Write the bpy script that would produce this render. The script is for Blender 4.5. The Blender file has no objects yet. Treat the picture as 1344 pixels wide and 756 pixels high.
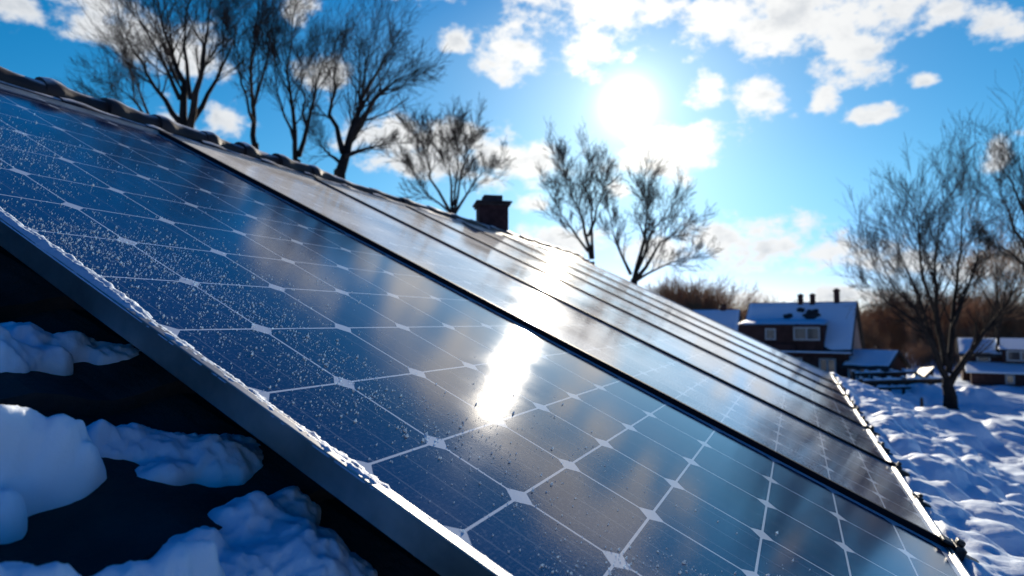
import bpy, math, random
import numpy as np
from mathutils import Vector, Matrix

R = math.radians
sc = bpy.context.scene
COL = sc.collection
random.seed(7)
rng = np.random.default_rng(11)

# ------------------------------------------------------------------ camera
PITCH = R(3.03)
FPX = 849.0                       # focal length in pixels of a 1344 x 756 picture
cam_d = bpy.data.cameras.new('camera')
cam = bpy.data.objects.new('camera', cam_d)
COL.objects.link(cam)
cam.location = (0, 0, 0)
cam.rotation_euler = (R(90) + PITCH, 0, 0)
cam_d.sensor_width = 36
cam_d.lens = FPX / 1344 * 36
cam_d.clip_start = 0.02
cam_d.clip_end = 9000
cam_d.dof.use_dof = True
cam_d.dof.focus_distance = 1.02
cam_d.dof.aperture_fstop = 4.8
sc.camera = cam

GROUND = -4.2                     # ground level below the camera
SP, CP = math.sin(PITCH), math.cos(PITCH)


def pix_dir(x, y):
    """direction in the world of a pixel of the 1344 x 756 picture (forward length 1)"""
    a, b = (x - 672) / FPX, (y - 378) / FPX
    return np.array([a, b * SP + CP, -b * CP + SP])


def at(x, y, Y):
    d = pix_dir(x, y)
    return d * (Y / d[1])


SUN = pix_dir(824, 137)
SUN /= np.linalg.norm(SUN)
SUN_EL = math.asin(SUN[2])
SUN_AZ = math.atan2(SUN[0], SUN[1])

# ------------------------------------------------------------------ world
SKY_STRENGTH = 0.072
world = bpy.data.worlds.new('World')
sc.world = world
world.use_nodes = True
WT = world.node_tree
for n in list(WT.nodes):
    WT.nodes.remove(n)


class NT:
    """tiny node-tree writer"""
    def __init__(self, tree):
        self.t = tree

    def node(self, kind, **kw):
        n = self.t.nodes.new(kind)
        for k, v in kw.items():
            setattr(n, k, v)
        return n

    def put(self, sock, v):
        if hasattr(v, 'is_output'):
            self.t.links.new(v, sock)
        elif v is not None:
            sock.default_value = v

    def math(self, op, a, b=None, c=None, clamp=False):
        n = self.node('ShaderNodeMath', operation=op, use_clamp=clamp)
        for i, v in enumerate((a, b, c)):
            self.put(n.inputs[i], v)
        return n.outputs[0]

    def vmath(self, op, a, b=None, c=None, out=0):
        n = self.node('ShaderNodeVectorMath', operation=op)
        for i, v in enumerate((a, b, c)):
            if v is not None:
                self.put(n.inputs[i], v)
        return n.outputs[out]

    def smooth(self, v, lo, hi, a=0.0, b=1.0):
        n = self.node('ShaderNodeMapRange', interpolation_type='SMOOTHSTEP')
        self.put(n.inputs[0], v)
        for i, q in enumerate((lo, hi, a, b)):
            self.put(n.inputs[1 + i], q)
        return n.outputs[0]

    def mix(self, f, a, b, blend='MIX'):
        n = self.node('ShaderNodeMix', data_type='RGBA', blend_type=blend)
        self.put(n.inputs[0], f)
        self.put(n.inputs[6], a)
        self.put(n.inputs[7], b)
        return n.outputs[2]

    def noise(self, vec, scale, detail=4, rough=0.5, lac=2.0, out=0):
        n = self.node('ShaderNodeTexNoise')
        if vec is not None:
            self.put(n.inputs['Vector'], vec)
        n.inputs['Scale'].default_value = scale
        n.inputs['Detail'].default_value = detail
        n.inputs['Roughness'].default_value = rough
        n.inputs['Lacunarity'].default_value = lac
        return n.outputs[out]


W = NT(WT)
tc = W.node('ShaderNodeTexCoord')
D = W.vmath('NORMALIZE', tc.outputs['Generated'])
sky = W.node('ShaderNodeTexSky', sky_type='NISHITA')
sky.sun_disc = False
sky.sun_elevation = SUN_EL
sky.sun_rotation = SUN_AZ
sky.altitude = 200
sky.air_density = 1.0
sky.dust_density = 0.25
sky.ozone_density = 3.0
hs = W.node('ShaderNodeHueSaturation')
hs.inputs['Saturation'].default_value = 1.3
hs.inputs['Value'].default_value = 1.0
sepd = W.node('ShaderNodeSeparateXYZ')
W.put(sepd.inputs[0], D)
air = W.mix(W.smooth(sepd.outputs[2], 0.02, 0.22), (0.80, 0.95, 1.45, 1), (0.86, 1.08, 1.14, 1))
air = W.mix(W.smooth(sepd.outputs[2], 0.36, 0.68), air, (0.18, 0.58, 1.0, 1))
W.put(hs.inputs['Color'], W.mix(1.0, sky.outputs[0], air, 'MULTIPLY'))
sep = W.node('ShaderNodeSeparateXYZ')
W.put(sep.inputs[0], D)
az = W.math('ARCTAN2', sep.outputs[0], sep.outputs[1])
el = W.math('ARCSINE', sep.outputs[2])
cmb = W.node('ShaderNodeCombineXYZ')
W.put(cmb.inputs[0], az)
W.put(cmb.inputs[1], el)
# cloud banks: centre, half width and half height as they stand in the sky
CLOUDS = [
    (15, 8, 38, 24), (125, 18, 50, 40), (175, 45, 62, 34), (245, 75, 52, 42), (392, 5, 26, 22), (300, 160, 36, 26),
    (225, 170, 30, 22), (430, 100, 34, 26), (520, 182, 58, 32), (590, 182, 74, 32), (652, 205, 56, 38), (695, 215, 40, 26),
    (560, 215, 60, 25), (600, 55, 26, 16), (668, 78, 50, 40), (680, 30, 32, 34), (800, 12, 112, 46), (768, 65, 46, 38),
    (700, 0, 30, 14), (880, 198, 80, 36), (912, 184, 44, 28), (930, 120, 27, 25), (996, 130, 42, 34), (1045, 25, 120, 55),
    (945, 22, 55, 38), (1110, 65, 56, 44), (1165, 18, 70, 36), (1240, 8, 32, 28), (1080, 130, 22, 18), (1142, 152, 32, 13),
    (1212, 105, 17, 9), (1305, 28, 44, 28), (1310, 208, 20, 20), (1000, 322, 92, 34), (940, 318, 66, 28),
    (1090, 330, 62, 19), (1190, 338, 60, 27), (1275, 350, 74, 28), (1350, 345, 60, 28), (1095, 388, 66, 15), (1180, 392, 60, 14),
    (735, 312, 66, 22), (700, 268, 26, 12), (812, 246, 20, 13), (860, 330, 40, 18), (985, 392, 46, 12),
    (530, -30, 80, 30), (1420, 120, 70, 50),
    (1480, 380, 130, 50), (1420, -120, 150, 70),
]
nz = W.vmath('MULTIPLY', D, (1.0, 1.0, 1.5))
n_big = W.math('MULTIPLY_ADD', W.noise(nz, 24.0, 8, 0.62), 0.75, W.math('MULTIPLY', W.noise(nz, 8.0, 2, 0.5), 0.25))
field = None
for (cx, cy, rx, ry) in CLOUDS:
    d0, d1, d2 = pix_dir(cx, cy), pix_dir(cx + rx, cy), pix_dir(cx, cy + ry)
    ae = lambda d: (math.atan2(d[0], d[1]), math.asin(d[2] / np.linalg.norm(d)))
    a0, e0 = ae(d0)
    sa = 1 / max(1e-4, abs(ae(d1)[0] - a0))
    se = 1 / max(1e-4, abs(ae(d2)[1] - e0))
    v = W.vmath('MULTIPLY_ADD', cmb.outputs[0], (sa, se, 0), (-a0 * sa, -e0 * se, 0))
    L = W.vmath('LENGTH', v, out=1)
    f = W.math('SUBTRACT', 1.15, L)
    field = f if field is None else W.math('SMOOTH_MAX', field, f, 0.25)
# a few more clouds all round, where the picture does not look
rest = W.smooth(W.noise(nz, 3.0, 3, 0.5), 0.70, 0.90, -0.9, 0.2)
behind = W.smooth(sep.outputs[1], 0.35, 0.15)
rest = W.math('MULTIPLY_ADD', behind, 1.6, W.math('SUBTRACT', rest, 1.6))
field = W.math('MAXIMUM', field, rest)
dens = W.math('MULTIPLY_ADD', W.math('SUBTRACT', n_big, 0.5), 4.2, field)
cover = W.smooth(dens, -0.05, 0.78)
n_core = W.noise(W.vmath('ADD', nz, (0.03, 0.0, 0.035)), 13.0, 5, 0.6)
core = W.math('MULTIPLY', W.smooth(n_core, 0.42, 0.72), W.smooth(dens, 0.4, 1.1))
# angle from the sun
cosang = W.vmath('DOT_PRODUCT', D, tuple(float(q) for q in SUN), out=1)
ang = W.math('ARCCOSINE', W.math('MINIMUM', cosang, 0.999999))
near = W.math('EXPONENT', W.math('MULTIPLY', ang, -5.0))
c_lit = W.mix(near, (0.86, 0.88, 0.90, 1), (1.35, 1.3, 1.2, 1))
c_core = W.mix(near, (0.55, 0.60, 0.66, 1), (1.0, 0.98, 0.95, 1))
c_cloud = W.mix(core, c_lit, c_core)
# added tint: sky away from the sun darkened and blued to dim shadow fill
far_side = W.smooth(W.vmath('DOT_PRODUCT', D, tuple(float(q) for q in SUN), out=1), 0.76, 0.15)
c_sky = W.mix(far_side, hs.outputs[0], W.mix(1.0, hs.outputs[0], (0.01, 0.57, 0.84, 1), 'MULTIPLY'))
bg_sky = W.node('ShaderNodeBackground')
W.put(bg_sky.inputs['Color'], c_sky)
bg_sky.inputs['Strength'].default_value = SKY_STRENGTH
bg_cl = W.node('ShaderNodeBackground')
W.put(bg_cl.inputs['Color'], c_cloud)
CLOUD_STRENGTH = 0.68
bg_cl.inputs['Strength'].default_value = CLOUD_STRENGTH
mixs = W.node('ShaderNodeMixShader')
W.put(mixs.inputs[0], W.math('MULTIPLY', cover, 0.96))
W.put(mixs.inputs[1], bg_sky.outputs[0])
W.put(mixs.inputs[2], bg_cl.outputs[0])
# the sun's disc and its aureole in the air
g1 = W.math('MULTIPLY', W.math('EXPONENT', W.math('DIVIDE', ang, -0.0135)), 4.5)
g2 = W.math('MULTIPLY', W.math('EXPONENT', W.math('DIVIDE', ang, -0.075)), 0.32)
g3 = W.math('MULTIPLY', W.math('EXPONENT', W.math('DIVIDE', ang, -0.20)), 0.045)
glow = W.math('ADD', W.math('ADD', g1, g2), g3)
bg_gl = W.node('ShaderNodeBackground')
bg_gl.inputs['Color'].default_value = (1.0, 0.97, 0.90, 1)
W.put(bg_gl.inputs['Strength'], glow)
adds = W.node('ShaderNodeAddShader')
W.put(adds.inputs[0], mixs.outputs[0])
W.put(adds.inputs[1], bg_gl.outputs[0])
wout = W.node('ShaderNodeOutputWorld')
W.put(wout.inputs[0], adds.outputs[0])

# ------------------------------------------------------------------ sun
sd = bpy.data.lights.new('sun', 'SUN')
sd.energy = 5.0
sd.angle = R(0.5)
sd.color = (1.0, 0.89, 0.73)
so = bpy.data.objects.new('sun', sd)
COL.objects.link(so)
so.location = (0, 0, 60)
so.rotation_euler = Vector(tuple(-SUN)).to_track_quat('-Z', 'Y').to_euler()

# ------------------------------------------------------------------ exposure
sc.view_settings.view_transform = 'Standard'
sc.view_settings.look = 'None'
sc.view_settings.gamma = 1
sc.view_settings.exposure = 0.5
sc.view_settings.use_curve_mapping = False
sc.render.engine = 'CYCLES'
sc.cycles.use_denoising = True
sc.cycles.max_bounces = 6
sc.cycles.sample_clamp_indirect = 6

# ------------------------------------------------------------------ helpers


def tag(o, label=None, cat=None, group=None, kind=None):
    if label:
        o['label'] = label
    if cat:
        o['category'] = cat
    if group:
        o['group'] = group
    if kind:
        o['kind'] = kind
    return o


def empty(name, loc=(0, 0, 0), mat=None, rz=0):
    o = bpy.data.objects.new(name, None)
    COL.objects.link(o)
    o.empty_display_size = 0.2
    if mat is not None:
        m = mat.copy()
        m.translation = Vector(tuple(loc))
        o.matrix_world = m
    else:
        o.location = tuple(loc)
        o.rotation_euler = (0, 0, rz)
    return o


class MB:
    """collects polygons; build() links them as one mesh object"""
    def __init__(self):
        self.v, self.f, self.m, self.uv = [], [], [], None

    def poly(self, pts, mi=0):
        i = len(self.v)
        self.v += [tuple(p) for p in pts]
        self.f.append(tuple(range(i, i + len(pts))))
        self.m.append(mi)

    def box(self, x0, x1, y0, y1, z0, z1, mi=0):
        i = len(self.v)
        self.v += [(x0, y0, z0), (x1, y0, z0), (x1, y1, z0), (x0, y1, z0), (x0, y0, z1), (x1, y0, z1), (x1, y1, z1), (x0, y1, z1)]
        for q in ((0, 3, 2, 1), (4, 5, 6, 7), (0, 1, 5, 4), (1, 2, 6, 5), (2, 3, 7, 6), (3, 0, 4, 7)):
            self.f.append(tuple(i + k for k in q))
            self.m.append(mi)

    def prism(self, prof, x0, x1, mi=0):
        """closed profile of (y, z), counter-clockwise seen from +x, swept along x"""
        n, i = len(prof), len(self.v)
        self.v += [(x0, y, z) for y, z in prof] + [(x1, y, z) for y, z in prof]
        for k in range(n):
            j = (k + 1) % n
            self.f.append((i + k, i + j, i + n + j, i + n + k))
            self.m.append(mi)
        self.f.append(tuple(i + k for k in reversed(range(n))))
        self.f.append(tuple(i + n + k for k in range(n)))
        self.m += [mi, mi]

    def grid(self, X, mask=None, mi=0):
        """X: (a, b, 3) array of points"""
        a, b = X.shape[:2]
        i0 = len(self.v)
        self.v += [tuple(p) for p in X.reshape(-1, 3)]
        for i in range(a - 1):
            for j in range(b - 1):
                if mask is None or mask[i, j]:
                    q = i0 + i * b + j
                    self.f.append((q, q + b, q + b + 1, q + 1))
                    self.m.append(mi)

    def build(self, name, mats, parent=None, smooth=False, loc=None, bevel=0):
        me = bpy.data.meshes.new(name)
        me.from_pydata(self.v, [], self.f)
        if not isinstance(mats, (list, tuple)):
            mats = [mats]
        for m in mats:
            me.materials.append(m)
        me.polygons.foreach_set('material_index', self.m)
        if smooth:
            me.polygons.foreach_set('use_smooth', [True] * len(self.f))
        me.update()
        o = bpy.data.objects.new(name, me)
        COL.objects.link(o)
        if parent:
            o.parent = parent
        if loc is not None:
            o.location = loc
        if bevel:
            b = o.modifiers.new('bevel', 'BEVEL')
            b.width = bevel
            b.segments = 2
            b.limit_method = 'ANGLE'
        return o


def np_mesh(name, V, F, mat, parent=None, smooth=True):
    """fast mesh from arrays; F is (n, k)"""
    me = bpy.data.meshes.new(name)
    n, k = F.shape
    me.vertices.add(len(V))
    me.vertices.foreach_set('co', np.asarray(V, dtype=np.float32).ravel())
    me.loops.add(n * k)
    me.loops.foreach_set('vertex_index', F.astype(np.int32).ravel())
    me.polygons.add(n)
    me.polygons.foreach_set('loop_start', np.arange(0, n * k, k, dtype=np.int32))
    me.update(calc_edges=True)
    if smooth:
        me.polygons.foreach_set('use_smooth', np.ones(n, dtype=bool))
    me.materials.append(mat)
    me.validate()
    o = bpy.data.objects.new(name, me)
    COL.objects.link(o)
    if parent:
        o.parent = parent
    return o


def grid_faces(a, b):
    i, j = np.meshgrid(np.arange(a - 1), np.arange(b - 1), indexing='ij')
    q = (i * b + j).ravel()
    return np.stack([q, q + b, q + b + 1, q + 1], 1)


def vnoise(x, y, seed=0):
    """smooth value noise in 0..1"""
    x, y = np.asarray(x, float), np.asarray(y, float)
    xi, yi = np.floor(x).astype(np.int64), np.floor(y).astype(np.int64)
    fx, fy = x - xi, y - yi
    fx, fy = fx * fx * fx * (fx * (fx * 6 - 15) + 10), fy * fy * fy * (fy * (fy * 6 - 15) + 10)

    def h(a, b):
        n = (a * 374761393 + b * 668265263 + seed * 974634777) & 0x7fffffff
        n = ((n ^ (n >> 13)) * 1274126177) & 0x7fffffff
        n = ((n ^ (n >> 16)) * 2246822519) & 0x7fffffff
        return (n & 0xffff) / 65535.0
    return (h(xi, yi) * (1 - fx) + h(xi + 1, yi) * fx) * (1 - fy) + (h(xi, yi + 1) * (1 - fx) + h(xi + 1, yi + 1) * fx) * fy


def fbm(x, y, seed=0, oct=4, gain=0.5):
    s, a, t = 0, 1, 0
    for k in range(oct):
        s = s + a * vnoise(np.asarray(x) * 2 ** k + 17.3 * k, np.asarray(y) * 2 ** k - 9.1 * k, seed + k)
        t += a
        a *= gain
    return s / t


# ------------------------------------------------------------------ materials


def mat(name, col, rough=0.6, metal=0.0, var=0.0, vscale=5.0, bump=0.0, bscale=30.0, spec=0.5, emit=None):
    m = bpy.data.materials.new(name)
    m.use_nodes = True
    t = NT(m.node_tree)
    p = m.node_tree.nodes['Principled BSDF']
    c = tuple(col) + (1,)
    p.inputs['Roughness'].default_value = rough
    p.inputs['Metallic'].default_value = metal
    p.inputs['Specular IOR Level'].default_value = spec
    p.inputs['Base Color'].default_value = c
    tcn = t.node('ShaderNodeTexCoord').outputs['Object']
    if var:
        nn = t.smooth(t.noise(tcn, vscale, 5, 0.6), 0.3, 0.7)
        lo = tuple(q * (1 - var) for q in col) + (1,)
        hi = tuple(min(1, q * (1 + var)) for q in col) + (1,)
        t.put(p.inputs['Base Color'], t.mix(nn, lo, hi))
    if bump:
        b = t.node('ShaderNodeBump')
        b.inputs['Strength'].default_value = bump
        b.inputs['Distance'].default_value = 0.02
        t.put(b.inputs['Height'], t.noise(tcn, bscale, 4, 0.6))
        t.put(p.inputs['Normal'], b.outputs[0])
    return m


def snow_mat(name, grain, col=(0.69, 0.79, 0.90), sss=0.0):
    m = bpy.data.materials.new(name)
    m.use_nodes = True
    t = NT(m.node_tree)
    p = m.node_tree.nodes['Principled BSDF']
    p.inputs['Base Color'].default_value = tuple(col) + (1,)
    p.inputs['Roughness'].default_value = 0.6
    p.inputs['Specular IOR Level'].default_value = 0.25
    if sss:
        p.inputs['Subsurface Weight'].default_value = 0.6
        p.inputs['Subsurface Radius'].default_value = (1.0, 1.0, 1.0)
        p.inputs['Subsurface Scale'].default_value = sss
    tcn = t.node('ShaderNodeTexCoord').outputs['Object']
    b = t.node('ShaderNodeBump')
    b.inputs['Strength'].default_value = 0.5
    b.inputs['Distance'].default_value = 0.25 / grain
    t.put(b.inputs['Height'], t.noise(tcn, grain, 5, 0.65))
    t.put(p.inputs['Normal'], b.outputs[0])
    return m


M = {}
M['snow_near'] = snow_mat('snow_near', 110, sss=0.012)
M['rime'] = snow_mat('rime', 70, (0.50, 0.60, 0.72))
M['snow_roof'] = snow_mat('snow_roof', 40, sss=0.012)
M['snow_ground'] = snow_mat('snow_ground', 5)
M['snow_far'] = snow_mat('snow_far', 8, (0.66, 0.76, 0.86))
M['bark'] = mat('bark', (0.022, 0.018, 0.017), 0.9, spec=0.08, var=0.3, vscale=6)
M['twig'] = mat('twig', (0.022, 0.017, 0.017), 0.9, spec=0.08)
M['twig_brown'] = mat('twig_brown', (0.27, 0.15, 0.085), 0.9, spec=0.08, var=0.4, vscale=0.25)
M['twig_brown'].node_tree.nodes['Principled BSDF'].inputs['Transmission Weight'].default_value = 0.0
M['black_rubber'] = mat('black_rubber', (0.006, 0.006, 0.008), 0.6, spec=0.15)
M['clamp'] = mat('clamp', (0.012, 0.012, 0.013), 0.5, var=0.4, bump=0.4, bscale=60)
M['tile'] = mat('tile', (0.045, 0.040, 0.040), 0.8, spec=0.15, var=0.4, vscale=4, bump=0.3, bscale=40)
M['brick_dark'] = mat('brick_dark', (0.065, 0.034, 0.030), 0.85, spec=0.08, var=0.25, vscale=3, bump=0.3, bscale=20)
M['clad'] = mat('clad', (0.055, 0.028, 0.025), 0.8, spec=0.08, var=0.25, vscale=2)
M['wall_side'] = mat('wall_side', (0.22, 0.15, 0.13), 0.85, var=0.2, vscale=2)
M['white_paint'] = mat('white_paint', (0.36, 0.36, 0.36), 0.6, spec=0.2)
M['pane'] = mat('pane', (0.03, 0.04, 0.05), 0.08, spec=0.8)
M['wood'] = mat('wood', (0.06, 0.04, 0.03), 0.85, spec=0.08, var=0.3, vscale=4)
M['hedge'] = mat('hedge', (0.03, 0.028, 0.02), 0.9, spec=0.08, var=0.4, vscale=3)


def frame_mat():
    m = mat('frame_metal', (0.42, 0.41, 0.39), 0.42, metal=1.0, var=0.2, vscale=12)
    return m


M['frame'] = frame_mat()


def ridge_mat():
    """dark glazed ridge tiles with frost lying on whatever faces up"""
    m = mat('ridge_tile', (0.030, 0.021, 0.020), 0.55, spec=0.25, var=0.3, vscale=8)
    t = NT(m.node_tree)
    p = m.node_tree.nodes['Principled BSDF']
    g = t.node('ShaderNodeNewGeometry')
    s = t.node('ShaderNodeSeparateXYZ')
    t.put(s.inputs[0], g.outputs['Normal'])
    tcn = t.node('ShaderNodeTexCoord').outputs['Object']
    k = t.math('MULTIPLY_ADD', t.noise(tcn, 5.0, 5, 0.6), 0.9, s.outputs[2])
    k = t.smooth(k, 0.95, 1.35)
    src = p.inputs['Base Color'].links[0].from_socket
    t.put(p.inputs['Base Color'], t.mix(t.math('MULTIPLY', k, 0.8), src, (0.7, 0.72, 0.75, 1)))
    return m


M['ridge'] = ridge_mat()


def panel_mats(r_lo, r_hi, rime, bmp, veil_lo=0.5, sheen=0.0):
    out = []
    for kind in ('cell', 'backsheet'):
        m = bpy.data.materials.new('solar_' + kind)
        m.use_nodes = True
        t = NT(m.node_tree)
        p = m.node_tree.nodes['Principled BSDF']
        geo = t.node('ShaderNodeNewGeometry')
        uvn = t.node('ShaderNodeUVMap')
        obj = t.node('ShaderNodeTexCoord').outputs['Object']
        if kind == 'cell':
            s = t.node('ShaderNodeSeparateXYZ')
            t.put(s.inputs[0], uvn.outputs[0])
            # three thin busbars along the slope, and the finest of grid lines across
            tri = t.math('ABSOLUTE', t.math('SUBTRACT', t.math('FRACT', t.math('MULTIPLY', s.outputs[0], 3.0)), 0.5))
            bus = t.math('LESS_THAN', tri, 0.022)
            fin = t.math('LESS_THAN', t.math('FRACT', t.math('MULTIPLY', s.outputs[1], 26.0)), 0.10)
            k = t.math('MAXIMUM', t.math('MULTIPLY', bus, 0.16), t.math('MULTIPLY', fin, 0.03))
            tone = t.mix(t.smooth(t.noise(obj, 2.0, 3), 0.3, 0.7), (0.004, 0.013, 0.060, 1), (0.006, 0.024, 0.100, 1))
            base = t.mix(k, tone, (0.45, 0.50, 0.55, 1))
        else:
            base = (0.52, 0.58, 0.66, 1)
        # hoar frost: a thin veil in drifts
        big = t.noise(obj, 1.3, 4, 0.6)
        fine = t.noise(obj, 170.0, 3, 0.7)
        veil = t.math('MULTIPLY', t.smooth(big, 0.30, 0.66), t.smooth(fine, veil_lo, 0.68))
        base = t.mix(t.math('MULTIPLY', veil, rime), base, (0.75, 0.80, 0.86, 1))
        t.put(p.inputs['Base Color'], base)
        p.inputs['Roughness'].default_value = 0.5
        p.inputs['Specular IOR Level'].default_value = 0.0
        # sheen paints rime and pale sky reflection, faded low where dark reflections show
        sy = t.node('ShaderNodeSeparateXYZ')
        t.put(sy.inputs[0], obj)
        t.put(p.inputs['Sheen Weight'], t.math('MULTIPLY', t.smooth(t.math('MULTIPLY_ADD', big, 0.5, sy.outputs[1]), 0.45, 1.5), t.math('MULTIPLY', t.smooth(big, 0.2, 0.7, 0.5, 1.0), sheen)))
        p.inputs['Sheen Roughness'].default_value = 0.35
        p.inputs['Coat Weight'].default_value = 1.0
        p.inputs['Coat IOR'].default_value = 1.65
        t.put(p.inputs['Coat Roughness'], t.smooth(t.noise(obj, 2.6, 4, 0.6), 0.3, 0.75, r_lo, r_hi))
        b = t.node('ShaderNodeBump')
        b.inputs['Strength'].default_value = bmp
        b.inputs['Distance'].default_value = 0.0012
        t.put(b.inputs['Height'], t.noise(obj, 260.0, 3, 0.7))
        t.put(p.inputs['Coat Normal'], b.outputs[0])
        out.append(m)
    return out


M['cell'], M['backsheet'] = panel_mats(0.045, 0.105, 0.11, 0.06, 0.5, 0.0)
M['cell_frosted'], M['backsheet_frosted'] = panel_mats(0.065, 0.12, 0.7, 0.02, 0.30, 0.29)      # more rime on the farther panels, plus sheen painting the sky's pale reflection


def ice_mat():
    m = bpy.data.materials.new('ice_grain')
    m.use_nodes = True
    t = NT(m.node_tree)
    for n in list(m.node_tree.nodes):
        m.node_tree.nodes.remove(n)
    d = t.node('ShaderNodeBsdfDiffuse')
    d.inputs[0].default_value = (0.72, 0.88, 1.0, 1)
    tr = t.node('ShaderNodeBsdfTranslucent')
    tr.inputs[0].default_value = (0.72, 0.88, 1.0, 1)
    mx = t.node('ShaderNodeMixShader')
    mx.inputs[0].default_value = 0.65
    t.put(mx.inputs[1], d.outputs[0])
    t.put(mx.inputs[2], tr.outputs[0])
    o = t.node('ShaderNodeOutputMaterial')
    t.put(o.inputs[0], mx.outputs[0])
    return m


M['ice'] = ice_mat()

# ------------------------------------------------------------------ the roof's own axes
S = 0.35                                                   # one roof unit in metres


def cam2world(v):
    return np.array([v[0], v[1] * SP + v[2] * CP, -v[1] * CP + v[2] * SP])


U = cam2world(np.array([373, 45, 849.0]))
U /= np.linalg.norm(U)                                     # along the ridge, level
V = cam2world(np.array([-1822, -918, 849.0]))
V -= U * (U @ V)
V /= np.linalg.norm(V)                                     # up the slope
N = np.cross(U, V)                                         # out of the roof
O = -S * N
RM = Matrix(((U[0], V[0], N[0], 0), (U[1], V[1], N[1], 0), (U[2], V[2], N[2], 0), (0, 0, 0, 1)))


def Lw(u, s, n):
    return O + S * (u * U + s * V + n * N)


def roof_point(x, y, k):
    """where the view through a pixel meets the plane n = -k of the roof, in roof units"""
    d = pix_dir(x, y)
    t = -(1 + k) * S / (d @ N)
    q = (d * t - O) / S
    return q @ U, q @ V


ROOF_N = -0.32                                             # tiles below the glass
S_EAVE, S_RIDGE = -3.95, 7.66
U_NEAR, U_FAR = -6.0, 23.5

# ================================================================== SETTING: ground
xs = np.concatenate([[-2500, -1200, -600, -300], np.arange(-160, -10, 6.0), np.arange(-10, 3, 1.0), np.arange(3, 44, 0.16),
                     np.arange(44, 90, 1.2), np.arange(90, 260, 10), [300, 600, 1200, 2500]])
ys = np.concatenate([[-2500, -1000, -300, -100], np.arange(-40, 6, 2.0), np.arange(6, 46, 0.16), np.arange(46, 100, 0.8),
                     np.arange(100, 300, 10), [400, 700, 1400, 3000, 6000]])
GX, GY = np.meshgrid(xs, ys, indexing='ij')


def ground_h(x, y):
    x, y = np.asarray(x, float), np.asarray(y, float)
    near = np.clip((48 - y) / 14, 0, 1) * np.clip((x - 2) / 2, 0, 1)
    big = (fbm(x * 0.16, y * 0.16, 3, 3) - 0.5) * 0.9
    b1 = fbm(x * 0.62, y * 0.50, 21, 3, 0.45)
    rich = np.clip((fbm(x * 0.13, y * 0.10, 71, 2) - 0.32) * 3.2, 0.35, 1)
    lump = np.clip(b1 - 0.42, 0, 1) ** 0.8 * 1.9 * rich
    b2 = np.clip(fbm(x * 1.5, y * 1.3, 33, 2) - 0.5, 0, 1) * 0.55 * rich
    b3 = (fbm(x * 2.6, y * 2.2, 91, 2) - 0.5) * 0.22 * rich
    return GROUND + near * (big + lump + b2 + b3 - 0.25)


GZ = ground_h(GX, GY)
ground = np_mesh('ground', np.stack([GX, GY, GZ], -1).reshape(-1, 3), grid_faces(*GX.shape)[:, ::-1], M['snow_ground'])
tag(ground, kind='structure')
# low wooded hills far off
hv, na = [], 90
hm = MB()
A = np.linspace(R(-75), R(75), na)
hx = np.zeros((na, 3, 3))
for i, a in enumerate(A):
    h = 5 + 7 * fbm(a * 5 + 3, 0.5, 5, 4)
    for j, (r, z) in enumerate(((420, -1), (520, h), (800, -1))):
        hx[i, j] = (r * math.sin(a), r * math.cos(a), GROUND + z)
hm.grid(hx)
tag(hm.build('hills', mat('far_wood', (0.05, 0.05, 0.06), 1.0, var=0.4, vscale=0.05), smooth=True), kind='structure')

# ================================================================== OUR HOUSE
house = empty('tiled_house', Lw(U_NEAR, S_EAVE, ROOF_N), RM)
tag(house, 'dark tiled house under the solar panels with frosted ridge tiles and brick chimney', 'house')


def hl(u, s, n):
    """roof units to the house's own axes"""
    return ((u - U_NEAR) * S, (s - S_EAVE) * S, (n - ROOF_N) * S)


# tiles in courses, wavy along the ridge, each course lapping the one below
mb = MB()
uu = np.arange(U_NEAR, U_FAR + 0.01, 0.1)
wave = 0.035 * np.sin(uu * 2 * math.pi / 0.62) - 0.035
sp = [S_EAVE + 0.86 * k for k in range(int((S_RIDGE - S_EAVE) / 0.86) + 1)] + [S_RIDGE]
rows = []
for a, b in zip(sp[:-1], sp[1:]):
    rows += [(a, 0.05, True), (b, -0.02, True)]
X = np.zeros((len(uu), len(rows), 3))
for j, (s, dn, w) in enumerate(rows):
    for i, u in enumerate(uu):
        X[i, j] = hl(u, s, ROOF_N + dn + wave[i])
mb.grid(X)
# far slope and closing faces of the roof
dip = 2 * math.asin(V[2])                                   # the far slope falls by twice the pitch from this one
Ls = S_RIDGE - S_EAVE
fs, fn = S_RIDGE + Ls * math.cos(dip), ROOF_N - Ls * math.sin(dip)
mb.poly([hl(U_NEAR, S_RIDGE, ROOF_N - .02), hl(U_FAR, S_RIDGE, ROOF_N - .02), hl(U_FAR, fs, fn), hl(U_NEAR, fs, fn)])
mb.poly([hl(U_NEAR, S_EAVE, ROOF_N - .09), hl(U_NEAR, fs, fn - .05), hl(U_FAR, fs, fn - .05), hl(U_FAR, S_EAVE, ROOF_N - .09)])
mb.build('roof', M['tile'], house, smooth=False)

# walls, upright, as one closed box under the roof
Ru = Matrix(((U[0], -U[1], 0, 0), (U[1], U[0], 0, 0), (0, 0, 1, 0), (0, 0, 0, 1)))
inv = (Matrix.Translation(Vector(tuple(Lw(U_NEAR, S_EAVE, ROOF_N)))) @ RM).inverted()
mb = MB()
pe0, pe1 = Lw(U_NEAR + 0.6, S_EAVE + 1.0, ROOF_N - 0.2), Lw(U_FAR - 0.6, S_EAVE + 1.0, ROOF_N - 0.2)
pf0, pf1 = Lw(U_NEAR + 0.6, fs, fn) - 0.3 * np.array([-U[1], U[0], 0]), Lw(U_FAR - 0.6, fs, fn) - 0.3 * np.array([-U[1], U[0], 0])
apx0, apx1 = Lw(U_NEAR + 0.6, S_RIDGE, ROOF_N - 0.25), Lw(U_FAR - 0.6, S_RIDGE, ROOF_N - 0.25)


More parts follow.
